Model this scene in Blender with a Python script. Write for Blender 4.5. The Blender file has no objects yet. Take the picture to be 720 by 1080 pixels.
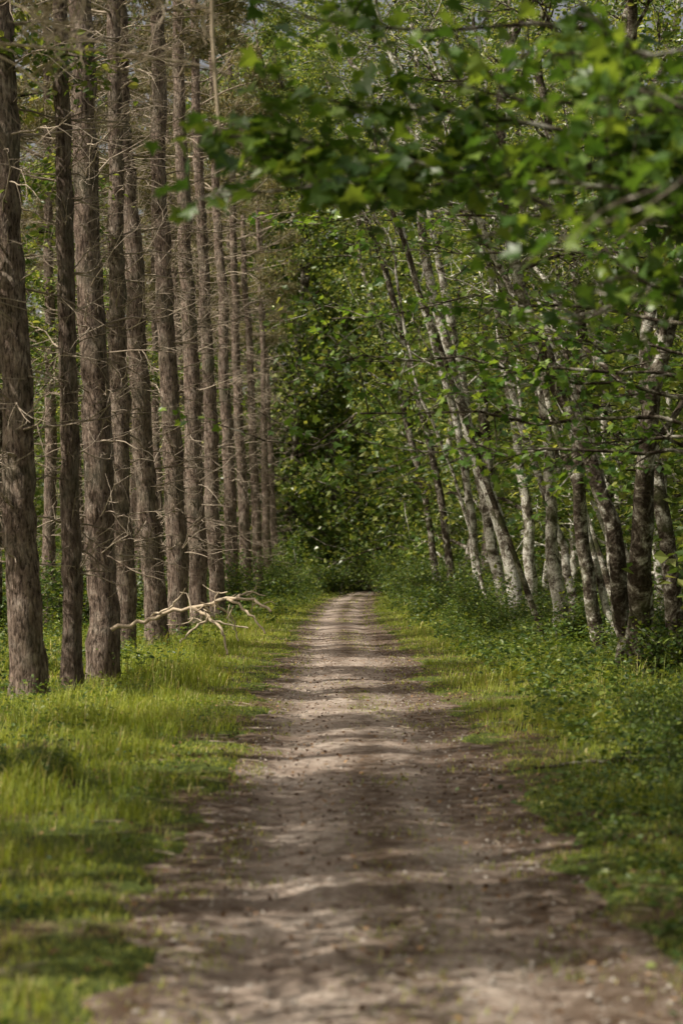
import bpy, math, random, mathutils
import numpy as np
from mathutils import Vector

rng = np.random.default_rng(7)
scene = bpy.context.scene
COL = scene.collection

# ------------------------------------------------------------------ helpers
def hash2(ix, iy, s):
    n = (ix.astype(np.int64) * 374761393 + iy.astype(np.int64) * 668265263 + s * 144269504) & 0xffffffff
    n = ((n ^ (n >> 13)) * 127412617) & 0xffffffff
    return ((n ^ (n >> 16)) & 0xffff) / 65535.0

def vnoise(x, y, s=0):
    x = np.asarray(x, float); y = np.asarray(y, float)
    ix = np.floor(x); iy = np.floor(y)
    fx = x - ix; fy = y - iy
    fx = fx * fx * (3 - 2 * fx); fy = fy * fy * (3 - 2 * fy)
    a = hash2(ix, iy, s); b = hash2(ix + 1, iy, s); c = hash2(ix, iy + 1, s); d = hash2(ix + 1, iy + 1, s)
    return (a * (1 - fx) + b * fx) * (1 - fy) + (c * (1 - fx) + d * fx) * fy

def fbm(x, y, s=0):
    return 0.55 * vnoise(x, y, s) + 0.3 * vnoise(x * 2.1, y * 2.1, s + 1) + 0.15 * vnoise(x * 4.3, y * 4.3, s + 2)

def sstep(a, b, x):
    t = np.clip((x - a) / (b - a), 0, 1)
    return t * t * (3 - 2 * t)

def norm(v):
    return v / np.maximum(np.linalg.norm(v, axis=-1, keepdims=True), 1e-9)

class MB:
    def __init__(self):
        self.v = []; self.f = {}; self.t = []; self.n = 0
    def add(self, verts, faces, mat=0, tint=0.5, smooth=False):
        verts = np.asarray(verts, np.float32).reshape(-1, 3)
        faces = np.asarray(faces, np.int64)
        k = faces.shape[1]
        self.f.setdefault((k, mat, smooth), []).append(faces + self.n)
        self.v.append(verts)
        if np.isscalar(tint):
            tint = np.full(len(verts), tint)
        self.t.append(np.asarray(tint, np.float32))
        self.n += len(verts)
    def build(self, name, mats):
        me = bpy.data.meshes.new(name)
        V = np.concatenate(self.v)
        me.vertices.add(len(V)); me.vertices.foreach_set("co", V.ravel())
        li = []; ls = []; mi = []; sm = []; off = 0
        for (k, m, s), L in self.f.items():
            F = np.concatenate(L)
            li.append(F.ravel()); ls.append(off + np.arange(len(F)) * k); off += F.size
            mi.append(np.full(len(F), m)); sm.append(np.full(len(F), s))
        li = np.concatenate(li); ls = np.concatenate(ls)
        me.loops.add(len(li)); me.loops.foreach_set("vertex_index", li.astype(np.int32))
        me.polygons.add(len(ls)); me.polygons.foreach_set("loop_start", ls.astype(np.int32))
        me.polygons.foreach_set("material_index", np.concatenate(mi).astype(np.int32))
        me.polygons.foreach_set("use_smooth", np.concatenate(sm).astype(bool))
        at = me.attributes.new("tint", 'FLOAT', 'POINT')
        at.data.foreach_set("value", np.concatenate(self.t))
        for m in mats: me.materials.append(m)
        me.update(calc_edges=True)
        return me

def place(name, me, loc=(0, 0, 0), rot=(0, 0, 0), scale=1.0, parent=None):
    ob = bpy.data.objects.new(name, me)
    COL.objects.link(ob)
    ob.location = loc; ob.rotation_euler = rot
    ob.scale = (scale, scale, scale) if np.isscalar(scale) else scale
    if parent: ob.parent = parent
    return ob

def tube(mb, P, R, sides=6, mat=0, rough=0.0, r=rng):
    P = np.asarray(P, float); R = np.asarray(R, float)
    T = norm(np.gradient(P, axis=0))
    ref = np.array([0.0, 1.0, 0.1]) if abs(T[0, 2]) > 0.6 else np.array([0.0, 0.0, 1.0])
    A = norm(np.cross(T, ref)); B = np.cross(T, A)
    a = np.linspace(0, 2 * np.pi, sides, endpoint=False)
    rr = R[:, None] * np.ones((1, sides))
    if rough > 0: rr = rr * (1 + rough * r.standard_normal(rr.shape))
    V = P[:, None, :] + rr[..., None] * (np.cos(a)[None, :, None] * A[:, None, :] + np.sin(a)[None, :, None] * B[:, None, :])
    n = len(P)
    i = np.arange(n - 1)[:, None] * sides; j = np.arange(sides)[None, :]; j2 = (j + 1) % sides
    F = np.stack([i + j, i + j2, i + sides + j2, i + sides + j], -1).reshape(-1, 4)
    mb.add(V.reshape(-1, 3), F, mat, float(r.random()), True)

LEAF = (np.array([[0, 0, 0], [.30, .26, .07], [.24, .66, .05], [0, 1, -.06], [-.24, .66, .05], [-.30, .26, .07]]),
        np.array([[0, 1, 2, 3], [0, 3, 4, 5]]))
LEAF1 = (np.array([[0, 0, 0], [.33, .42, .07], [0, 1, -.05], [-.33, .42, .07]]), np.array([[0, 1, 2, 3]]))
NEEDLE = (np.array([[0, 0, 0], [.08, .45, .01], [0, 1, -.03], [-.08, .45, .01]]), np.array([[0, 1, 2, 3]]))
_mo = [(0, 0), (.22, .02), (.50, -.02), (.36, .22), (.62, .52), (.30, .50), (.22, .66), (0, 1.0),
       (-.22, .66), (-.30, .50), (-.62, .52), (-.36, .22), (-.50, -.02), (-.22, .02)]
_mv = [(0, .32, -.03)] + [(x, y, .10 * abs(x) - (.08 if y > .9 else 0)) for x, y in _mo]
MAPLE = (np.array(_mv), np.array([[0, 1 + i, 1 + (i + 1) % 14] for i in range(14)]))

def leaves(mb, pos, dirs, nrm, size, tmpl, mat=1, tint=None):
    N = len(pos)
    if N == 0: return
    T, F = tmpl
    y = norm(dirs); z = norm(nrm - (nrm * y).sum(1, keepdims=True) * y); x = np.cross(y, z)
    s = np.broadcast_to(np.asarray(size, float), (N,))[:, None, None]
    V = pos[:, None, :] + s * (T[None, :, 0, None] * x[:, None] + T[None, :, 1, None] * y[:, None] + T[None, :, 2, None] * z[:, None])
    k = len(T)
    FF = (np.arange(N)[:, None, None] * k + F[None]).reshape(-1, F.shape[1])
    if tint is None: tint = rng.random(N)
    mb.add(V.reshape(-1, 3), FF, mat, np.repeat(tint, k))

def rand_leaves(mb, pos, size, r, tmpl=LEAF, mat=1, tilt=0.75, droop=-0.25, tint=None):
    N = len(pos)
    az = r.random(N) * 2 * np.pi
    d = np.stack([np.cos(az), np.sin(az), droop + 0.35 * r.standard_normal(N)], 1)
    n = np.array([0, 0, 1.0]) + tilt * r.standard_normal((N, 3))
    leaves(mb, pos, d, n, size * (0.6 + 0.7 * r.random(N)), tmpl, mat, tint)

def growpath(start, d, length, n, r, wob=0.12, up=0.0):
    P = [np.array(start, float)]; d = norm(np.array(d, float)); st = length / n
    for i in range(n):
        d = norm(d + wob * r.standard_normal(3) + np.array([0, 0, up]))
        P.append(P[-1] + d * st)
    return np.array(P)

def interp(P, t):
    t = np.clip(t, 0, 1) * (len(P) - 1); i = min(int(t), len(P) - 2); f = t - i
    return P[i] * (1 - f) + P[i + 1] * f
def interpN(P, t):
    t = np.clip(t, 0, 1) * (len(P) - 1); i = np.minimum(t.astype(int), len(P) - 2); f = (t - i)[:, None]
    return P[i] * (1 - f) + P[i + 1] * f

# ------------------------------------------------------------------ materials
def mk(name):
    m = bpy.data.materials.new(name); m.use_nodes = True
    nt = m.node_tree; nt.nodes.clear()
    return m, nt, nt.nodes.new("ShaderNodeOutputMaterial")

def ramp(nt, fac, stops):
    n = nt.nodes.new("ShaderNodeValToRGB"); e = n.color_ramp.elements
    while len(e) < len(stops): e.new(0.5)
    for i, (p, c) in enumerate(stops):
        e[i].position = p; e[i].color = (*c, 1)
    nt.links.new(fac, n.inputs[0]); return n.outputs[0]

def noise(nt, vec, scale, detail=4, rough=0.55, dist=0.0):
    n = nt.nodes.new("ShaderNodeTexNoise"); n.inputs["Scale"].default_value = scale
    n.inputs["Detail"].default_value = detail; n.inputs["Roughness"].default_value = rough
    n.inputs["Distortion"].default_value = dist
    nt.links.new(vec, n.inputs["Vector"]); return n.outputs["Fac"]

def mapping(nt, scale=(1, 1, 1), kind="Object"):
    tc = nt.nodes.new("ShaderNodeTexCoord"); mp = nt.nodes.new("ShaderNodeMapping")
    mp.inputs["Scale"].default_value = scale
    nt.links.new(tc.outputs[kind], mp.inputs["Vector"]); return mp.outputs[0]

def mixc(nt, fac, a, b, blend='MIX'):
    n = nt.nodes.new("ShaderNodeMix"); n.data_type = 'RGBA'; n.blend_type = blend
    for s, v in ((0, fac), (6, a), (7, b)):
        if isinstance(v, (float, int)): n.inputs[s].default_value = v
        elif isinstance(v, tuple): n.inputs[s].default_value = (*v, 1)
        else: nt.links.new(v, n.inputs[s])
    return n.outputs[2]

def leafmat(name, stops, trans=0.42, tcol=(1.25, 1.15, 0.5), rough=0.5, spec=0.35):
    m, nt, out = mk(name)
    at = nt.nodes.new("ShaderNodeAttribute"); at.attribute_name = "tint"
    oi = nt.nodes.new("ShaderNodeObjectInfo")
    c = ramp(nt, at.outputs["Fac"], stops)
    hs = nt.nodes.new("ShaderNodeHueSaturation")
    mr = nt.nodes.new("ShaderNodeMapRange"); mr.inputs["To Min"].default_value = 0.8; mr.inputs["To Max"].default_value = 1.25
    nt.links.new(oi.outputs["Random"], mr.inputs["Value"]); nt.links.new(mr.outputs[0], hs.inputs["Value"])
    nt.links.new(c, hs.inputs["Color"])
    p = nt.nodes.new("ShaderNodeBsdfPrincipled")
    p.inputs["Roughness"].default_value = rough; p.inputs["Specular IOR Level"].default_value = spec
    nt.links.new(hs.outputs[0], p.inputs["Base Color"])
    if trans > 0:
        tr = nt.nodes.new("ShaderNodeBsdfTranslucent")
        tc = mixc(nt, 1.0, hs.outputs[0], tcol, 'MULTIPLY')
        nt.links.new(tc, tr.inputs["Color"])
        mx = nt.nodes.new("ShaderNodeMixShader"); mx.inputs[0].default_value = trans
        nt.links.new(p.outputs[0], mx.inputs[1]); nt.links.new(tr.outputs[0], mx.inputs[2])
        nt.links.new(mx.outputs[0], out.inputs[0])
    else: nt.links.new(p.outputs[0], out.inputs[0])
    return m

M_maple = leafmat("maple_leaf", [(0, (.04, .095, .02)), (.6, (.095, .175, .03)), (1, (.22, .31, .06))], 0.42, (1.8, 1.65, .7), .36, .5)
M_broad = leafmat("broad_leaf", [(0, (.05, .10, .025)), (.6, (.14, .205, .045)), (1, (.38, .41, .13))], 0.42, (1.65, 1.5, .7), .34, .55)
M_shrub = leafmat("shrub_leaf", [(0, (.04, .085, .025)), (.7, (.12, .185, .038)), (1, (.28, .33, .08))], 0.4, (1.6, 1.45, .6), .42, .5)
M_pine = leafmat("pine_needles", [(0, (.09, .10, .04)), (.5, (.19, .185, .085)), (1, (.38, .31, .16))], 0.25, (1.2, 1.1, .7))
M_grass = leafmat("grass_blade", [(0, (.11, .16, .03)), (.55, (.30, .36, .06)), (.9, (.50, .52, .14)), (1, (.62, .54, .27))], 0.42, (1.5, 1.4, .6), 0.5)
M_litter = leafmat("dry_leaf", [(0, (.06, .03, .018)), (.6, (.16, .09, .045)), (1, (.38, .24, .12))], 0.0, (1, .9, .6), 0.7, 0.2)

def barkmat(name, kind):
    m, nt, out = mk(name)
    p = nt.nodes.new("ShaderNodeBsdfPrincipled"); p.inputs["Roughness"].default_value = 0.9
    p.inputs["Specular IOR Level"].default_value = 0.15
    v = mapping(nt)
    if kind:
        o = {1: -.02, 2: .06}[kind]
        n1 = noise(nt, v, 4.0, 7, 0.7, 0.6); n2 = noise(nt, v, 24, 4, 0.6)
        c1 = ramp(nt, n1, [(.40 + o, (.06, .045, .033)), (.48 + o, (.24, .21, .17)), (.57 + o, (.74, .72, .65))])
        c2 = ramp(nt, n2, [(.35, (.45, .42, .37)), (.58, (1, 1, 1))])
        c = mixc(nt, 1.0, c1, c2, 'MULTIPLY')
        n3 = noise(nt, v, 2.2, 3)
        g = ramp(nt, n3, [(.54, (0, 0, 0)), (.70, (.55, .55, .55))])
        c = mixc(nt, g, c, (.10, .12, .045))
        h = n2
    else:
        vs = mapping(nt, (1, 1, .22))
        na = noise(nt, vs, 30, 5, .7, .8)
        crack = ramp(nt, na, [(.38, (.20, .18, .17)), (.47, (.76, .74, .72)), (.62, (1.2, 1.18, 1.15))])
        n1 = noise(nt, v, 5, 6, 0.7)
        base = ramp(nt, n1, [(.32, (.155, .112, .088)), (.5, (.29, .222, .182)), (.68, (.46, .39, .335))])
        c = mixc(nt, 1.0, base, crack, 'MULTIPLY')
        n3 = noise(nt, v, 1.3, 3)
        g = ramp(nt, n3, [(.5, (0, 0, 0)), (.7, (.5, .5, .5))])
        c = mixc(nt, g, c, (.18, .19, .13))
        h = crack
    bm = nt.nodes.new("ShaderNodeBump"); bm.inputs["Strength"].default_value = 1.0; bm.inputs["Distance"].default_value = 0.025
    nt.links.new(h, bm.inputs["Height"]); nt.links.new(bm.outputs[0], p.inputs["Normal"])
    nt.links.new(c, p.inputs["Base Color"]); nt.links.new(p.outputs[0], out.inputs[0]); return m

M_pbark = barkmat("pine_bark", 0)
M_lbark = barkmat("lichen_bark", 1)
M_dbark = barkmat("mottled_bark", 2)

def plain(name, a, b, scale=12):
    m, nt, out = mk(name)
    p = nt.nodes.new("ShaderNodeBsdfPrincipled"); p.inputs["Roughness"].default_value = 0.9
    p.inputs["Specular IOR Level"].default_value = 0.15
    at = nt.nodes.new("ShaderNodeAttribute"); at.attribute_name = "tint"
    n1 = noise(nt, mapping(nt), scale, 4)
    ad = nt.nodes.new("ShaderNodeMath"); ad.operation = 'MULTIPLY_ADD'; ad.inputs[1].default_value = .5
    nt.links.new(at.outputs["Fac"], ad.inputs[0])
    ml = nt.nodes.new("ShaderNodeMath"); ml.operation = 'MULTIPLY'; ml.inputs[1].default_value = .5
    nt.links.new(n1, ml.inputs[0]); nt.links.new(ml.outputs[0], ad.inputs[2])
    nt.links.new(ramp(nt, ad.outputs[0], [(.1, a), (.8, b)]), p.inputs["Base Color"])
    nt.links.new(p.outputs[0], out.inputs[0]); return m

M_dead = plain("dead_twig", (.16, .12, .09), (.50, .42, .33))
M_pale = plain("pale_dry_wood", (.48, .38, .27), (.68, .57, .43))
M_stone = plain("path_stone", (.20, .175, .15), (.52, .47, .42))

def dirt():
    m, nt, out = mk("path_dirt")
    p = nt.nodes.new("ShaderNodeBsdfPrincipled"); p.inputs["Roughness"].default_value = 0.95
    p.inputs["Specular IOR Level"].default_value = 0.1
    v = mapping(nt)
    big = noise(nt, v, 1.1, 5, .6, .3); mid = noise(nt, v, 7, 6, .7); fine = noise(nt, v, 55, 4, .7)
    c = ramp(nt, big, [(.34, (.35, .285, .24)), (.52, (.53, .455, .395)), (.68, (.66, .585, .52))])
    c = mixc(nt, 1.0, c, ramp(nt, mid, [(.34, (.36, .31, .28)), (.5, (.90, .87, .85)), (.65, (1.1, 1.08, 1.06))]), 'MULTIPLY')
    c = mixc(nt, 1.0, c, ramp(nt, fine, [(.32, (.40, .36, .34)), (.5, (1, 1, 1)), (.72, (1.15, 1.14, 1.12))]), 'MULTIPLY')
    at = nt.nodes.new("ShaderNodeAttribute"); at.attribute_name = "tint"
    sp = noise(nt, v, 6, 7, .8)
    mm = nt.nodes.new("ShaderNodeMath"); mm.operation = 'MULTIPLY'
    nt.links.new(at.outputs["Fac"], mm.inputs[0]); nt.links.new(ramp(nt, sp, [(.36, (.25, .25, .25)), (.54, (1, 1, 1))]), mm.inputs[1])
    c = mixc(nt, mm.outputs[0], c, (.105, .072, .05))
    bm = nt.nodes.new("ShaderNodeBump"); bm.inputs["Strength"].default_value = 1.0; bm.inputs["Distance"].default_value = 0.035
    ha = mixc(nt, .4, mid, fine)
    nt.links.new(ha, bm.inputs["Height"]); nt.links.new(bm.outputs[0], p.inputs["Normal"])
    nt.links.new(c, p.inputs["Base Color"]); nt.links.new(p.outputs[0], out.inputs[0]); return m

def soil():
    m, nt, out = mk("forest_floor")
    p = nt.nodes.new("ShaderNodeBsdfPrincipled"); p.inputs["Roughness"].default_value = 0.95
    p.inputs["Specular IOR Level"].default_value = 0.1
    v = mapping(nt)
    a = noise(nt, v, .9, 5, .6); b = noise(nt, v, 18, 5, .75)
    c = ramp(nt, b, [(.3, (.06, .04, .025)), (.5, (.15, .105, .07)), (.68, (.28, .20, .13))])
    g = ramp(nt, b, [(.3, (.04, .055, .018)), (.5, (.09, .12, .03)), (.68, (.17, .19, .055))])
    f = ramp(nt, a, [(.38, (0, 0, 0)), (.5, (1, 1, 1))])
    c = mixc(nt, f, c, g)
    bm = nt.nodes.new("ShaderNodeBump"); bm.inputs["Strength"].default_value = 1; bm.inputs["Distance"].default_value = 0.04
    nt.links.new(b, bm.inputs["Height"]); nt.links.new(bm.outputs[0], p.inputs["Normal"])
    nt.links.new(c, p.inputs["Base Color"]); nt.links.new(p.outputs[0], out.inputs[0]); return m
M_path = dirt(); M_soil = soil()

# ------------------------------------------------------------------ terrain
def cx(y):
    y = np.asarray(y, float); yy = np.clip(y - 50, 0, 110)
    return 0.24 + 0.0004 * yy ** 2 + np.clip(y - 160, 0, 1000) * 0.088

def EJ(x, y): return .70 * (fbm(x * 1.1, y * 0.8, 3) - .5) + .30 * (fbm(x * 5, y * 4, 8) - .5) + .06
def G(x, y):
    u = x - cx(y); a = np.abs(u)
    h = sstep(0.78, 1.38, a + EJ(x, y)) * 0.10 - 0.06
    h = h + sstep(1.3, 4, a) * (fbm(x * .35, y * .35, 11) * .22 - .09) + sstep(6, 40, a) * fbm(x * .04, y * .04, 15) * 1.2
    h = h + sstep(125, 230, y) * 5.0
    return h
def Gs(x, y): return float(G(np.array([x]), np.array([y]))[0])

us = np.concatenate([-np.geomspace(4, 320, 45)[::-1], np.arange(-3.9, 3.95, .08), np.geomspace(4, 320, 45)])
ys = np.concatenate([np.linspace(-60, 4, 20), np.arange(4.2, 30, .12), np.arange(30, 70, .35), np.arange(70, 180, 1.5), np.geomspace(182, 600, 25)])
U, Y = np.meshgrid(us, ys); X = U + cx(Y); Z = G(X, Y)
def grid_faces(ny, nx):
    i = np.arange(ny - 1)[:, None] * nx; j = np.arange(nx - 1)[None, :]
    return np.stack([i + j, i + j + 1, i + nx + j + 1, i + nx + j], -1).reshape(-1, 4)
mb = MB(); mb.add(np.stack([X, Y, Z], -1), grid_faces(*X.shape), 0, .5, True)
place("ground", mb.build("ground", [M_soil]))

us = np.arange(-1.76, 1.77, .08); ys = np.concatenate([np.arange(-20, 4, .5), np.arange(4, 30, .1), np.arange(30, 124, .5)])
U, Y = np.meshgrid(us, ys); X = U + cx(Y)
Z = .025 * (fbm(X * 3, Y * 3, 21) - .5) - .03 * np.exp(-((np.abs(U) - .58) / .22) ** 2) + .01
Z = Z - sstep(1.35, 1.76, np.abs(U)) * .05
AU = np.abs(U)
td = .14 + .9 * sstep(.55, .95, AU + .22 * (U > 0) + .5 * (fbm(X * 1.5, Y * .8, 5) - .5)) + .85 * np.exp(-((U - .05) / .24) ** 2) * sstep(.25, .45, fbm(X * 1.2, Y * .35, 9))
td = np.clip(td, 0, 1)
mb = MB(); mb.add(np.stack([X, Y, Z], -1), grid_faces(*X.shape), 0, td.ravel(), True)
place("forest_path", mb.build("forest_path", [M_path]))

# ------------------------------------------------------------------ grass
def blades(mb, x, y, h, w, tint, r):
    N = len(x); z = np.maximum(G(x, y), np.where(np.abs(x - cx(y)) < 1.3, 0.0, -9)) - .01
    az = r.random(N) * 2 * np.pi; d = np.stack([np.cos(az), np.sin(az), np.zeros(N)], 1)
    s = np.stack([-np.sin(az), np.cos(az), np.zeros(N)], 1)
    lean = (0.15 + .75 * r.random(N))[:, None]; B = np.stack([x, y, z], 1); h = h[:, None]; w = w[:, None]
    up = np.array([0, 0, 1.0])
    mid = B + h * (.55 * up + .25 * lean * d); tip = B + h * ((1 - .35 * lean) * up + .9 * lean * d)
    V = np.stack([B - s * w, B + s * w, mid + s * w * .8, mid - s * w * .8, tip], 1)
    o = np.arange(N)[:, None] * 5
    n0 = mb.n
    mb.add(V.reshape(-1, 3), o + np.array([[0, 1, 2, 3]]), 0, np.repeat(tint, 5))
    mb.f.setdefault((3, 0, False), []).append(o + np.array([[3, 2, 4]]) + n0)

mb = MB()
for (y0, y1, xl, xr, dens, w) in ((5, 12, -3, 3.2, 1500, .0030), (12, 24, -5, 5.5, 850, .0038), (24, 45, -6.5, 7, 360, .006), (45, 75, -7, 8, 130, .010), (75, 120, -8, 9, 45, .017)):
    N = int((y1 - y0) * (xr - xl) * dens)
    x = xl + (xr - xl) * rng.random(N); y = y0 + (y1 - y0) * rng.random(N); x = x + cx(y) - .26
    u = x - cx(y); a = np.abs(u)
    edge = a + EJ(x, y)
    pr = sstep(.80, 1.25, edge) * (0.16 + .84 * sstep(.34, .54, fbm(x * 1.7, y * 1.7, 31)))
    pr = np.where(u > 0, pr * (1 - .6 * sstep(2.4, 3.6, u)) * (.5 + .5 * sstep(.36, .54, fbm(x * .8, y * .8, 77))), pr * (1 - .6 * sstep(2.6, 4, -u)))
    pr = np.maximum(pr, .5 * sstep(.60, .85, edge) * sstep(.52, .62, fbm(x * 3, y * 3, 34)))
    cen = np.exp(-((u - .1) / .25) ** 2) * sstep(.38, .52, fbm(x * .9, y * .33, 41)) * .95 * (.5 + .5 * (y > 18)) * (.3 + .7 * sstep(.4, .6, fbm(x * 5, y * 5, 43)))
    pr = np.maximum(pr, cen * (a < .7))
    k = rng.random(N) < pr; x = x[k]; y = y[k]; u = u[k]; a = a[k]; n = len(x)
    tall = sstep(.55, .7, fbm(x * 1.1, y * 1.1, 91))
    h = (.035 + .08 * sstep(1.1, 2.6, a)) * (.5 + 1.1 * fbm(x * 2.2, y * 2.2, 51)) * (.5 + 1.0 * rng.random(n)) * (1 + .25 * (y0 > 40)) * (1 + 1.3 * tall * (a > 1.2))
    tint = np.clip(.10 + .7 * fbm(x * .8, y * .8, 61) + .4 * (rng.random(n) - .35), 0, .93)
    tint = np.where(rng.random(n) < .08, 1.0, tint)
    blades(mb, x, y, h, np.full(n, w) * (.7 + .6 * rng.random(n)), tint, rng)
print("grass verts", mb.n)
place("grass", mb.build("grass", [M_grass]))

# ------------------------------------------------------------------ low undergrowth plants
def scatter_plants(y0, y1, ul, ur, n, leafs, size, hgt, seed, thr=.42):
    r = np.random.default_rng(seed)
    y = y0 + (y1 - y0) * r.random(n); u = ul + (ur - ul) * r.random(n); x = u + cx(y)
    k = fbm(x * .7, y * .7, seed) > thr
    x = x[k]; y = y[k]; z = G(x, y); n = len(x)
    sc = .4 + 1.3 * r.random(n) ** 1.5
    P = np.repeat(np.stack([x, y, z], 1), leafs, 0); S = np.repeat(sc, leafs)
    off = r.standard_normal((len(P), 3)) * np.array([.16, .16, 0]); off[:, 2] = r.random(len(P)) * hgt
    return P + off * S[:, None], r
mb = MB()
for a in ((6, 14, 1.2, 3, 300, 30, .045, .11, 111, .33), (7, 22, 1.8, 5, 760, 34, .06, .30, 101), (20, 45, 2.1, 8, 1000, 32, .075, .36, 102), (45, 110, 1.8, 9, 1000, 24, .10, .6, 103),
          (6, 24, -3.5, -1.3, 130, 22, .04, .09, 114), (7, 24, -6, -2.4, 300, 30, .05, .20, 104), (24, 50, -9, -2.6, 800, 28, .065, .32, 105), (50, 110, -9, -1.5, 900, 22, .10, .6, 106)):
    P, r = scatter_plants(*a)
    rand_leaves(mb, P, a[6], r, LEAF, 0, .5, -.1)
place("undergrowth", mb.build("undergrowth", [M_shrub]))

mb = MB(); N = 10000
y = 5 + 40 * rng.random(N) ** 1.3; x = cx(y) + (rng.random(N) - .5) * 6
z = np.maximum(G(x, y), 0.0) + .012
rand_leaves(mb, np.stack([x, y, z], 1), .036, rng, LEAF, 0, .35, 0.0)
place("leaf_litter", mb.build("leaf_litter", [M_litter]))

ico = np.array([[0, 0, 1], [.9, 0, .2], [.2, .85, .3], [-.8, .5, .2], [-.7, -.6, .3], [.3, -.9, .2], [0, 0, -.5]])
icf = np.array([[0, 1, 2], [0, 2, 3], [0, 3, 4], [0, 4, 5], [0, 5, 1], [6, 2, 1], [6, 3, 2], [6, 4, 3], [6, 5, 4], [6, 1, 5]])
mb = MB(); N = 7000
y = 5 + 30 * rng.random(N) ** 1.4; u = (rng.random(N) - .5) * 2.2; x = u + cx(y)
az = rng.random(N) * 6.28
d = np.stack([np.cos(az), np.sin(az), 0 * az], 1)
leaves(mb, np.stack([x, y, np.zeros(N) + .004], 1), d, np.tile([0, 0, 1.0], (N, 1)) + .2 * rng.standard_normal((N, 3)), .004 + .014 * rng.random(N) ** 3, (ico, icf), 0)
place("gravel", mb.build("gravel", [M_stone]))

mb = MB()
for i in range(480):
    y = 5.5 + 35 * rng.random() ** 1.2; x = float(cx(y)) + rng.normal() * 1.3
    a = rng.random() * 6.28
    P = growpath((x, y, max(Gs(x, y), 0) + .012), (math.cos(a), math.sin(a), 0), .08 + .35 * rng.random() ** 2, 4, rng, .15)
    P[:, 2] = P[0, 2]
    tube(mb, P, np.linspace(.004, .002, 5), 4)
place("fallen_twigs", mb.build("fallen_twigs", [M_dead]))

# ------------------------------------------------------------------ pines
def dead_branch(mb, start, d, L, r0, r, mat=2, sub=4, up=-.02):
    P = growpath(start, d, L, 6, r, .16, up)
    tube(mb, P, np.linspace(r0, r0 * .3, 7), 4, mat, r=r)
    for k in range(sub):
        t = .2 + .75 * r.random(); s = interp(P, t)
        dd = norm(P[-1] - P[0]) + .8 * r.standard_normal(3) * np.array([1, 1, .8])
        l2 = L * (.2 + .35 * r.random())
        Q = growpath(s, dd, l2, 4, r, .25, -.04)
        tube(mb, Q, np.linspace(r0 * .5, r0 * .2, 5), 3, mat, r=r)
        if r.random() < .6:
            Q2 = growpath(Q[2], dd + .8 * r.standard_normal(3), l2 * .6, 3, r, .25)
            tube(mb, Q2, np.linspace(r0 * .32, r0 * .15, 4), 3, mat, r=r)

def pine(seed, H=22, crown0=13.0, base_tw=1.6, tw=1.0):
    r = np.random.default_rng(seed); mb = MB()
    z = np.linspace(-.25, H, 95); n = len(z)
    wx = np.cumsum(r.standard_normal(n)) * .014; wy = np.cumsum(r.standard_normal(n)) * .014
    wx -= wx[0]; wy -= wy[0]
    R = .205 * (1 - .72 * np.clip(z / H, 0, 1)) * (1 + .25 * np.exp(-np.maximum(z, 0) / .3)) * (1 + .03 * r.standard_normal(n))
    R[-1] = .02
    for w in np.arange(1.5, 14, .65):
        R *= 1 + .07 * np.exp(-((z - w) / .12) ** 2)
    P = np.stack([wx, wy, z], 1)
    tube(mb, P, R, 14, 0, .045, r)
    w = base_tw
    while w < crown0:
        s = interp(P, (w + .25) / (H + .25))
        for k in range(r.integers(3, 7)):
            az = r.random() * 6.28; L = (.35 + 1.9 * r.random()) * (.55 + .5 * w / crown0)
            d = np.array([math.cos(az), math.sin(az), -.1 + .45 * r.random()])
            dead_branch(mb, s + d * .1, d, L, .008 + .010 * r.random(), r, sub=int((2 + L * 3) * tw))
        w += (.28 + .3 * r.random()) / tw
    pos = []; dr = []
    w = crown0 - 1
    while w < H:     # foliage in distinct clumps with open gaps between
        s = interp(P, (w + .25) / (H + .25)); f = (w - crown0 + 1) / (H - crown0 + 1)
        for k in range(3):
            az = r.random() * 6.28; L = (2.6 - 1.9 * f) * (.6 + .6 * r.random())
            d = np.array([math.cos(az), math.sin(az), .15 + .3 * f])
            Q = growpath(s, d, L, 6, r, .1, .04)
            tube(mb, Q, np.linspace(.03, .008, 7), 4, 2, r=r)
            if r.random() < .42: continue
            c0 = interp(Q, .55 + .45 * r.random())
            for m in range(int(6 + 5 * L)):
                c = c0 + r.standard_normal(3) * np.array([.24, .24, .12])
                q = 22
                v = norm(r.standard_normal((q, 3)) + d * .6 + np.array([0, 0, .3]))
                pos.append(c + r.standard_normal((q, 3)) * .06); dr.append(v)
        w += .65
    pos = np.concatenate(pos); dr = np.concatenate(dr)
    leaves(mb, pos, dr, r.standard_normal(pos.shape), .23 * (.7 + .6 * r.random(len(pos))), NEEDLE, 1, r.random(len(pos)))
    return mb.build("pine_tree", [M_pbark, M_pine, M_dead])

PV = [pine(200 + i, tw=.9) for i in range(4)]
PS = [pine(220 + i, tw=.5) for i in range(3)]
front = [(30, 22.4, -.027, 1.0), (79, 23.2, -.022, .62), (110, 25.3, -.034, 1.02), (132, 33.5, -.03, .95), (167, 37, -.058, 1.08), (191, 40.5, -.045, 1.12),
         (213, 47, -.05, 1.15), (229, 54, -.05, 1.1), (246, 62, -.045, 1.1), (261, 72, -.04, 1.1), (273, 84, -.04, 1.1), (283, 96, -.03, 1.1), (292, 109, -.03, 1.1)]
r = np.random.default_rng(5)
k = 0
def add_pine(x, y, lean, s, sz, V=PV):
    global k
    ob = place("pine_tree", V[k % len(V)], (x, y, Gs(x, y)))
    q = mathutils.Euler((r.normal() * .012, lean, 0)).to_matrix() @ mathutils.Euler((0, 0, r.random() * 6.28)).to_matrix()
    ob.rotation_euler = q.to_euler(); ob.scale = (s, s, sz); k += 1
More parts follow.
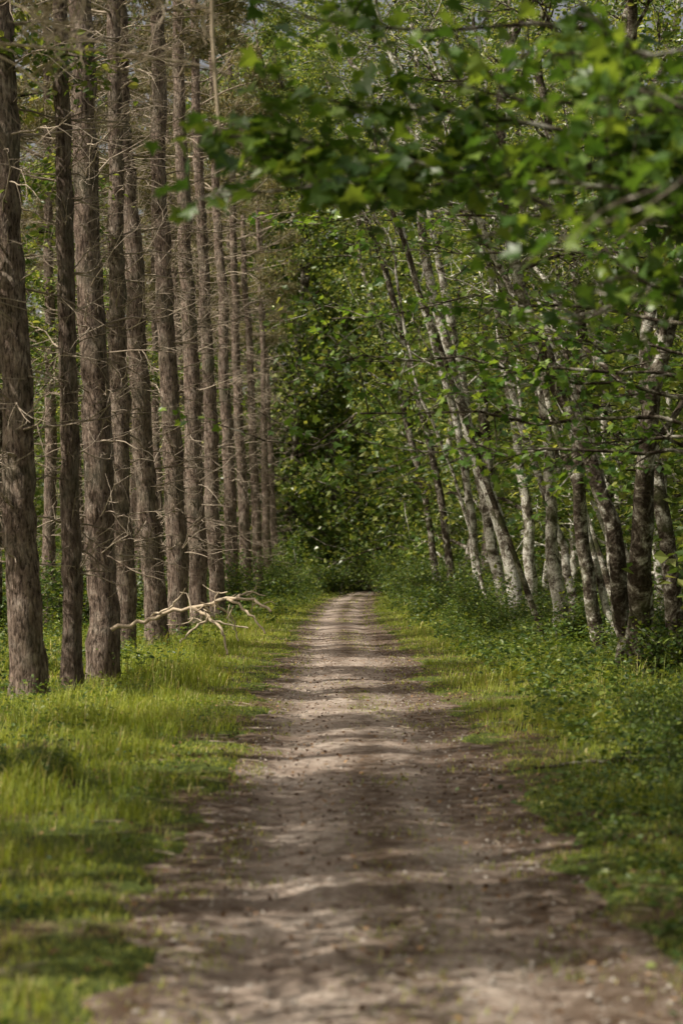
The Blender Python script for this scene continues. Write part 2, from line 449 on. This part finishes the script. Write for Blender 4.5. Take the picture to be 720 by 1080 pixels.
for px, d, lean, s in front: add_pine((px - 351) / 2000 * d, d, lean, s, max(s, .92))
for y in (-8, -3, 2, 7.5, 12.5, 17.5): add_pine(-3.9 + r.normal() * .15, y, -.03, .95, .95, PS)
for X0, y0, y1, st in ((-6.6, -12, 108, 6.2), (-9.8, -14, 98, 7.6), (-13.4, 48, 96, 8)):
    y = y0
    while y < y1:
        s = .75 + .35 * r.random(); add_pine(X0 + r.normal() * .7, y + r.normal() * 1.0, -.03 + r.normal() * .02, s, min(1.05, s + .08), PS); y += st * (.6 + .8 * r.random())

# ------------------------------------------------------------------ broadleaf trees
def broad(mb, P, r0, r1, r, nl=12, z0=.25, ll=3.0, lpb=110, ls=.075, bias=(0, 0, 0), sub=5, tmpl=LEAF, sides=9, zflat=.5, up=.5, limbr=.42, bare=0):
    n = len(P); R = np.linspace(r0, r1, n) * (1 + .25 * np.exp(-np.arange(n) * .8))
    t = np.linspace(0, 1, 30); PP = np.array([interp(P, q) for q in t]); RR = np.interp(t, np.linspace(0, 1, n), R)
    for _ in range(2): PP[1:-1] = (PP[:-2] + PP[1:-1] * 2 + PP[2:]) / 4
    ph = r.random(2) * 6.28; env = np.sin(t * np.pi)
    PP[:, 0] += .18 * env * np.sin(t * 11 + ph[0]); PP[:, 1] += .2 * env * np.sin(t * 9 + ph[1])
    PP[1:-1] += r.standard_normal((28, 3)) * .028
    tube(mb, PP, RR, sides, 0, .07, r)
    out = []
    for i in range(nl):
        t = z0 + (1 - z0) * (i + r.random()) / nl; t = min(t, .99); s = interp(PP, t)
        az = i * 2.4 + r.random(); d = np.array([math.cos(az), math.sin(az), up + .4 * r.random()]) + np.array(bias)
        L = ll * (1 - .5 * t) * (.65 + .6 * r.random()); rr = np.interp(t, [0, 1], [r0, r1]) * limbr
        Q = growpath(s, d, L, 8, r, .2, .02)
        tube(mb, Q, np.linspace(rr, .008, 9), 6, 0, .05, r)
        for j in range(bare):
            S = growpath(interp(Q, .15 + .8 * r.random()), norm(Q[-1] - Q[0]) + r.standard_normal(3) * .8, L * .4, 5, r, .3)
            tube(mb, S, np.linspace(.014, .005, 6), 4, 0, r=r)
        for j in range(sub):
            tt = .2 + .8 * (j + r.random()) / sub; s2 = interp(Q, tt)
            dd = norm(Q[-1] - Q[0]) * .8 + r.standard_normal(3) * np.array([.7, .7, .4])
            L2 = L * (.28 + .3 * r.random())
            S = growpath(s2, dd, L2, 4, r, .2)
            tube(mb, S, np.linspace(.014, .004, 5), 4, 0, r=r)
            q = int(lpb * (.3 + 1.4 * r.random()))
            c = interpN(S, r.random(q)) + r.standard_normal((q, 3)) * np.array([.17, .17, .17 * zflat]) * (.6 + L2 * .6)
            out.append(c)
    c = np.concatenate(out); rand_leaves(mb, c, ls, r, tmpl, 1)
    return len(c)

def px2w(px, py, d): return np.array([(px - 351) / 2000 * d, d, 1.6 + (597 - py) / 2000 * d])

def stem(seed, d, pts, r0, **kw):
    r = np.random.default_rng(seed)
    P = np.array([px2w(px, py, d) for px, py in pts])
    P[:, 1] += np.cumsum(r.normal(size=len(P))) * .25; P[0, 2] = Gs(P[0, 0], P[0, 1]) - .05
    dv = norm(P[-1] - P[-2]); top = kw.pop("top", 13.0); bark = kw.pop("bark", M_lbark)
    lean = kw.pop("lean", 0)
    while P[-1, 2] < top:
        dv = norm(dv + np.array([lean, 0, .12]) + r.normal(size=3) * .14); P = np.vstack([P, P[-1] + dv * 1.2])
    base = P[0].copy(); mb = MB()
    kw.setdefault("bare", 3)
    broad(mb, P - base, r0, .03, r, **kw)
    place("hornbeam_tree", mb.build("hornbeam_tree", [bark, M_broad]), base)

stem(301, 25, [(684, 732), (670, 640), (678, 540), (670, 440), (690, 300)], .155, nl=16, ll=3.2, top=11, z0=.28, lpb=46, bark=M_dbark)
stem(302, 26, [(664, 715), (652, 650), (626, 540), (592, 425), (552, 300), (528, 130)], .12, nl=14, ll=2.6, top=12, z0=.3, lpb=34, bias=(-.3, 0, 0), bark=M_dbark)
stem(303, 33, [(634, 690), (618, 600), (600, 500), (604, 380), (575, 200)], .115, nl=14, ll=2.8, top=13, z0=.3, lpb=46, bark=M_dbark)
stem(304, 39, [(594, 672), (584, 600), (575, 500), (558, 400), (530, 250)], .135, nl=14, ll=2.8, top=13, z0=.35, lpb=42)
stem(305, 47, [(562, 655), (557, 580), (548, 480), (535, 350)], .14, nl=14, ll=3, top=14, z0=.35, lpb=56)
stem(306, 45, [(548, 660), (534, 590), (508, 510), (474, 370), (448, 260), (430, 120)], .16, nl=12, ll=2.6, top=16, z0=.45, lpb=40)
stem(307, 52, [(536, 655), (518, 560), (492, 440), (462, 300), (440, 180)], .15, nl=13, ll=3.4, top=17, z0=.4, lpb=70, lean=-.05)
stem(308, 58, [(508, 640), (500, 560), (480, 450), (440, 310), (410, 150)], .13, nl=18, ll=4.4, top=19, z0=.25, lpb=110, bias=(-.35, 0, 0), lean=-.08, ls=.1)
stem(309, 68, [(480, 640), (470, 560), (445, 430), (400, 250)], .13, nl=20, ll=5, top=22, z0=.15, lpb=130, bias=(-.4, 0, 0), lean=-.06, ls=.11, bark=M_dbark)
stem(310, 80, [(464, 630), (455, 560), (430, 440), (390, 300)], .14, nl=20, ll=5.5, top=25, z0=.12, lpb=140, bias=(-.3, 0, 0), ls=.13, bark=M_dbark)
stem(311, 36, [(652, 680), (644, 560), (632, 400)], .10, nl=14, ll=3, top=14, z0=.25, lpb=54)
stem(312, 30, [(716, 700), (705, 560), (690, 380)], .12, nl=15, ll=3, top=12, z0=.25, lpb=54, bark=M_dbark)
stem(313, 42, [(610, 675), (590, 560), (545, 400), (510, 250), (480, 100)], .09, nl=12, ll=2.4, top=14, z0=.4, lpb=36)
stem(314, 49, [(574, 660), (580, 560), (600, 420), (585, 250)], .10, nl=12, ll=2.6, top=14, z0=.4, lpb=46)
rs = np.random.default_rng(88)
for i in range(14):      # thin leaning understorey stems
    d = 28 + 34 * rs.random(); b = 351 + (4.0 + 2.4 * rs.random()) / d * 2000
    if b > 740: b = 700
    g = 597 + 3200 / d; sl = .06 - .46 * rs.random()
    pts = [(b + sl * (g - yy) + 16 * rs.normal() * (g - yy) / 500, yy) for yy in (g, g - 130, g - 260, g - 380)]
    stem(330 + i, d, pts, .04 + .03 * rs.random(), nl=9, ll=2.0, top=8 + 4 * rs.random(), z0=.4, lpb=30, lean=-.05, bark=[M_lbark, M_dbark][i % 3 == 2], bare=2)

def limb(mb, A, B, r0, r, n_side, lps, ls, sag=.25, spread=.55):
    A = np.array(A, float); B = np.array(B, float); t = np.linspace(0, 1, 10)[:, None]
    P = A + (B - A) * t; P[:, 2] += sag * np.sin(t[:, 0] * np.pi); P[1:-1] += r.normal(size=(8, 3)) * .07
    tube(mb, P, np.linspace(r0, .005, 10), 6, 0, .05, r)
    out = []; D = norm(B - A)
    for i in range(n_side):
        tt = .3 + .7 * (i + r.random()) / n_side; s = interp(P, tt)
        d = D * .7 + r.normal(size=3) * np.array([.6, .6, .45])
        S = growpath(s, d, spread * (.5 + r.random()), 4, r, .15, -.02)
        tube(mb, S, np.linspace(.008, .0025, 5), 4, 0, r=r)
        q = int(lps * (.5 + 1.0 * r.random()))
        out.append(interpN(S, r.random(q) ** .7) + r.normal(size=(q, 3)) * np.array([.09, .09, .05]))
    c = np.concatenate(out); rand_leaves(mb, c, ls, r, MAPLE, 1, .6, -.4)

r = np.random.default_rng(42)
mb = MB(); T0 = np.array([4.0, 10.5, 0.0])
trunk = np.array([[0, 0, -.1], [-.05, 0, 1.5], [-.2, .1, 3.2], [-.3, .1, 5], [-.35, 0, 7.5]])
broad(mb, trunk, .15, .04, r, nl=8, z0=.55, ll=2.6, lpb=60, ls=.10, tmpl=MAPLE)
def L(px0, py0, d, z0, n=9, q=13, ls=.10, sag=.25, spread=.5, T=T0, r0=.03):
    B = px2w(px0, py0, d) - T
    limb(mb, (-.2, .1, z0), B, r0, r, n, q, ls, sag, spread)
L(222, 215, 9.6, 3.0, 22, 18, .11, spread=.42)
L(236, 150, 9.9, 3.2, 22, 18, .11, spread=.42)
L(290, 95, 10.2, 3.4, 20, 17, .11, spread=.45)
L(310, 20, 11.0, 3.7, 15, 15, .105)
L(380, 190, 10.0, 3.0, 13, 13, .105)
L(470, 90, 9.4, 3.3, 12, 12, .095)
L(540, 200, 8.8, 2.9, 12, 12, .095)
L(560, 60, 8.8, 3.4, 13, 13, .095)
L(610, 310, 8.8, 2.6, 12, 12, .09)
L(640, 130, 7.4, 2.9, 14, 14, .09)
L(640, 230, 6.8, 2.7, 13, 13, .085)
L(620, 20, 7.8, 3.3, 13, 13, .09)
L(480, 260, 11.2, 3.0, 11, 11, .085)
L(560, 330, 12, 2.8, 11, 11, .085)
place("maple_tree", mb.build("maple_tree", [M_dbark, M_maple]), (T0[0], T0[1], Gs(T0[0], T0[1])))

mb = MB(); T1 = np.array([4.6, 19.0, 0.0])
trunk = np.array([[0, 0, -.1], [-.1, 0, 1.5], [-.2, .1, 3.2], [-.3, .1, 5], [-.35, 0, 8.5]])
broad(mb, trunk, .16, .04, r, nl=9, z0=.5, ll=3.2, lpb=50, ls=.10, tmpl=MAPLE)
for (a, b, d, z, n) in ((275, 470, 20, 2.9, 16), (330, 400, 19, 3.3, 18), (390, 505, 18, 2.5, 16), (350, 340, 21, 3.8, 16), (470, 420, 19, 2.9, 14), (560, 370, 18, 3.2, 14), (400, 270, 20, 4.2, 14), (610, 470, 19, 2.2, 12), (560, 480, 20.5, 2.4, 12), (480, 200, 21, 4.6, 12), (330, 240, 22, 4.8, 14)):
    L(a, b, d, z, n, 13, .09, .3, .8, T1, .028)
place("maple_tree", mb.build("maple_tree", [M_dbark, M_maple]), (T1[0], T1[1], Gs(T1[0], T1[1])))

# near oaks added out of view to dapple the track; far ones show between pines
OV = []
for i in range(3):
    r = np.random.default_rng(900 + i); mb = MB()
    P = growpath((0, 0, -.1), (0.05, 0, 1), 8.0, 7, r, .09, .05)
    broad(mb, P, .075, .02, r, nl=12, z0=.5, ll=3.0, lpb=130, ls=.11, sub=3, up=.25, zflat=.4)
    OV.append(mb.build("shade_oak", [M_dbark, M_broad]))
for i, (x, y, s) in enumerate(((-4.7, 2.2, 1), (-5.2, 5.4, 1.05), (-5.0, 8.8, 1.05), (-5.4, 12.4, 1.1), (-5.4, 17.0, 1.0), (-6.2, 21.5, 1.05), (-4.4, -1, 1), (-7.2, 27, 1.1), (-7.0, 34, 1.1), (-7.4, 42, 1.1), (-6.4, 50, 1.1), (-7.5, 60, 1.2), (-6.6, 72, 1.2), (-7, 84, 1.2))):
    place("shade_oak", OV[i % 3], (x, y, Gs(x, y)), (0, 0, i * 1.7), s)

# background broadleaf variants
BV = []
for i in range(5):
    r = np.random.default_rng(500 + i); mb = MB(); H = 17
    P = growpath((0, 0, -.1), (0, 0, 1), H * .85, 8, r, .07, .05)
    n = broad(mb, P, .15, .03, r, nl=26, z0=.06, ll=4.2, lpb=62, ls=.20, sub=5, sides=7, up=.2, zflat=.8, tmpl=LEAF1)
    BV.append(mb.build("broadleaf_tree", [M_dbark if i % 2 else M_lbark, M_broad]))
r = np.random.default_rng(9)
def bg(x, y, s, sz=1.0):
    place("broadleaf_tree", BV[r.integers(5)], (x, y, Gs(x, y)), (0, 0, r.random() * 6.28), (s, s, s * sz))
for y in np.arange(20, 125, 6.5):
    for x0 in (8.5, 12.5, 18):
        if x0 / max(y, 1) * 2000 > 700: continue
        bg(float(cx(y)) + x0 + r.normal() * .9, y + r.normal() * 1.5, .85 + .35 * r.random(), 1 + .1 * (y > 70))
for x, y in ((8, -7), (7.5, 0), (8, 7), (7.6, 14), (13, -3), (13, 8), (3, -14), (-2, -18), (7, -16), (5, -8)): bg(x, y, 1.0)  # unseen trees around the camera, added to darken ambient light on the near path
for y in np.arange(24, 150, 8):
    for x0 in (-19, -25):
        if x0 == -25 and y < 60: continue
        bg(x0 + r.normal(), y + r.normal() * 2, .6 + .2 * r.random())
for x, y in ((-22, 92), (-17, 104), (-26, 108), (-15, 118), (-21, 126)): bg(x, y, 1.6, 1.3)
for y, xs in ((72, (5,)), (88, (4.8,)), (96, (4.5,)), (104, (4.2,))):
    for x in xs: bg(x + float(cx(y)) + r.normal() * .4, y, 1.35 + .3 * r.random(), 1.2)
for y, xs, s in ((124, (-9, -5.5, -2, 2, 6, 11), 1.75), (136, (-12, -6, -1, 4, 9, 14), 1.9), (150, (-22, -14, -7, 0, 6, 13, 20), 1.9), (172, (-28, -18, -9, 0, 9, 18, 27), 2.0)):
    for x in xs: bg(x + float(cx(y)) + r.normal() * .5, y, s * (.9 + .2 * r.random()), 1.25)
for x, y in ((-5.6, 120), (-11, 118), (-8, 128), (-4.5, 130), (7, 116)): bg(x + float(cx(y)), y, 1.9, 1.35)

# shrubs
SV = []
for i in range(4):
    r2 = np.random.default_rng(700 + i); mb = MB(); out = []
    for j in range(16):
        az = r2.random() * 6.28
        Q = growpath((r2.normal() * .1, r2.normal() * .1, -.05), (math.cos(az) * .6, math.sin(az) * .6, 1), .8 + .9 * r2.random(), 6, r2, .15, -.05)
        tube(mb, Q, np.linspace(.012, .003, 7), 4, 0, r=r2)
        for m in range(4):
            s = interp(Q, .3 + .7 * r2.random()); S = growpath(s, r2.normal(size=3) + np.array([0, 0, .4]), .4, 3, r2, .2)
            tube(mb, S, np.linspace(.005, .002, 4), 3, 0, r=r2)
            out.append(interpN(S, r2.random(40)) + r2.normal(size=(40, 3)) * .09)
    rand_leaves(mb, np.concatenate(out), .075, r2)
    SV.append(mb.build("shrub", [M_dbark, M_shrub]))
def shrub(x, y, s): place("shrub", SV[r.integers(4)], (x, y, Gs(x, y) - .03), (0, 0, r.random() * 6.28), s)
for i in range(105):
    y = 20 + 90 * r.random(); shrub(float(cx(y)) + 2.9 + 5 * r.random() + (.8 if y < 40 else -.4), y, .35 + .75 * r.random() * (1 if y < 50 else 1.5))
for i in range(80):
    y = 26 + 85 * r.random(); shrub(float(cx(y)) - (4.6 + 9 * r.random()) + (1.6 if y > 60 else 0), y, .5 + 1.1 * r.random())
for x, y, s in ((-2.25, 13.6, .28), (-2.05, 13.9, .22), (2.4, 13.6, .26), (2.75, 15.6, .36), (3.3, 18.5, .4), (2.8, 17, .32), (2.15, 11.5, .2), (2.0, 10.2, .16), (-4.2, 19, .55), (-4.6, 24, .7), (2.6, 90, 1.2), (-2.4, 95, 1.2), (2.8, 80, 1.2), (-2.9, 84, 1)):
    shrub(x + (float(cx(y)) if y > 60 else 0), y, s)
for y in (102, 106, 111, 118, 128, 142):
    for x in np.arange(-14, 17, 2.6):
        if y < 105 and abs(x) < 2.2: continue
        shrub(x + float(cx(y)) + r.normal() * .6, y + r.normal(), 1.5 + 1.2 * r.random() + (y > 115) * .9)

# ------------------------------------------------------------------ dry branches
r = np.random.default_rng(77)
mb = MB(); d = 24.8
def W(px, py, dd=0): return px2w(px, py, d + dd)
def spline(pts, r0, r1, sides=6):
    P = np.array(pts); t = np.linspace(0, 1, 4 * len(P)); PP = np.array([interp(P, q) for q in t])
    for _ in range(2): PP[1:-1] = (PP[:-2] + 2 * PP[1:-1] + PP[2:]) / 4
    PP[1:-1] += r.normal(size=(len(PP) - 2, 3)) * .014
    tube(mb, PP, np.linspace(r0, r1, len(PP)), sides, 0, .08, r)
spline([W(118, 664), W(150, 656), W(178, 644, -.2), W(205, 642, -.3), W(240, 630, -.6), W(268, 633, -.8), W(286, 645, -.9)], .032, .016)
spline([W(200, 641, -.3), W(222, 650, -.5), W(236, 668, -.7), W(240, 690, -.8)], .026, .013)
spline([W(240, 632, -.6), W(262, 645, -.9), W(280, 668, -1.1)], .022, .011)
spline([W(215, 640, -.4), W(228, 655, -.2), W(262, 662, -.2)], .020, .010)
spline([W(160, 650), W(180, 640, -.5), W(196, 620, -.9)], .016, .007)
spline([W(222, 650, -.5), W(205, 662, -.6), W(190, 678, -.7)], .018, .009)
spline([W(250, 632, -.7), W(262, 622, -.6), W(280, 628, -.6)], .016, .008)
spline([W(228, 636, -.6), W(246, 650, -.4), W(252, 676, -.3)], .015, .007)
for m in range(18):
    s = W(200 + 80 * r.random(), 640 + 10 * r.normal(), -.6)
    S = growpath(s, r.normal(size=3), .18 + .25 * r.random(), 4, r, .3); tube(mb, S, np.linspace(.009, .004, 5), 4, 0, r=r)
place("dry_branch", mb.build("dry_branch", [M_pale]))

mb = MB()   # dead limbs of the near pine, top left
base = np.array([-3.8, 12.5, 4.4])
for (a, b, dd) in ((262, 60, 12.6), (200, 15, 11.5), (240, -10, 12), (150, 60, 11.8), (60, 100, 12), (110, 30, 11.2)):
    B = px2w(a, b, dd)
    P = np.linspace(base, B, 12)
    P[:, 2] += (.35 + .3 * r.random()) * np.sin(np.linspace(0, np.pi, 12)); P[1:] += np.cumsum(r.normal(size=(11, 3)) * .035, 0)
    tube(mb, P, np.linspace(.014, .005, 12), 5, 0, r=r)
    for m in range(18):
        s = interp(P, .45 + .55 * r.random()); S = growpath(s, norm(B - base) * .7 + r.normal(size=3) * .9, .45 * (.4 + r.random()), 5, r, .35, -.06)
        tube(mb, S, np.linspace(.007, .003, 6), 3, 0, r=r)
        S2 = growpath(S[2], r.normal(size=3), .22, 3, r, .3); tube(mb, S2, np.linspace(.005, .002, 4), 3, 0, r=r)
P = np.array([px2w(222, -40, 12), px2w(224, 30, 12), px2w(226, 95, 12), px2w(232, 165, 12)]); P[1:] += r.normal(size=(3, 3)) * .02
tube(mb, P, np.array([.016, .013, .012, .006]), 5, 0, r=r)
place("dead_limb", mb.build("dead_limb", [M_pale]))

mb = MB()
spline([(1.55, 14.6, .05), (1.9, 14.7, .08), (2.3, 14.6, .1), (2.9, 14.8, .16)], .012, .02)
spline([(2.1, 14.65, .09), (2.3, 14.4, .2), (2.5, 14.3, .28)], .008, .004)
place("fallen_stick", mb.build("fallen_stick", [M_dbark]))

# ------------------------------------------------------------------ light, world, camera
EL = math.radians(52)
to_sun = Vector((-.93 * math.cos(EL), -.37 * math.cos(EL), math.sin(EL)))
sd = bpy.data.lights.new("sun", 'SUN'); sd.energy = 5; sd.angle = math.radians(.4); sd.color = (1, .93, .80)
so = bpy.data.objects.new("sun", sd); COL.objects.link(so); so.rotation_euler = to_sun.to_track_quat('Z', 'Y').to_euler()
so.location = (-30, -10, 40)
w = bpy.data.worlds.new("World"); scene.world = w; w.use_nodes = True
nt = w.node_tree; nt.nodes.clear()
sk = nt.nodes.new("ShaderNodeTexSky"); sk.sky_type = 'NISHITA'; sk.sun_disc = False
sk.sun_elevation = EL; sk.sun_rotation = math.radians(-111.7)
sk.dust_density = 6.0; sk.ozone_density = .5
bgn = nt.nodes.new("ShaderNodeBackground"); bgn.inputs[1].default_value = .13
wo = nt.nodes.new("ShaderNodeOutputWorld")
bw = nt.nodes.new("ShaderNodeRGBToBW"); nt.links.new(sk.outputs[0], bw.inputs[0])
soft = mixc(nt, .6, sk.outputs[0], bw.outputs[0])
tint = mixc(nt, 1.0, soft, (1.09, 1.0, .90), 'MULTIPLY')
nt.links.new(tint, bgn.inputs[0]); nt.links.new(bgn.outputs[0], wo.inputs[0])

cam = bpy.data.cameras.new("camera"); co = bpy.data.objects.new("camera", cam); COL.objects.link(co)
co.location = (0, 0, 1.6)
co.rotation_euler = (math.radians(90) + math.atan(57 / 2000), 0, -math.atan(9 / 2000))
cam.sensor_fit = 'VERTICAL'; cam.sensor_height = 36; cam.lens = 36 * 2000 / 1080
cam.clip_end = 2000; cam.clip_start = .1
cam.dof.use_dof = True; cam.dof.focus_distance = 32; cam.dof.aperture_fstop = 2.0
scene.camera = co
scene.view_settings.view_transform = 'Standard'; scene.view_settings.look = 'None'; scene.view_settings.exposure = 0
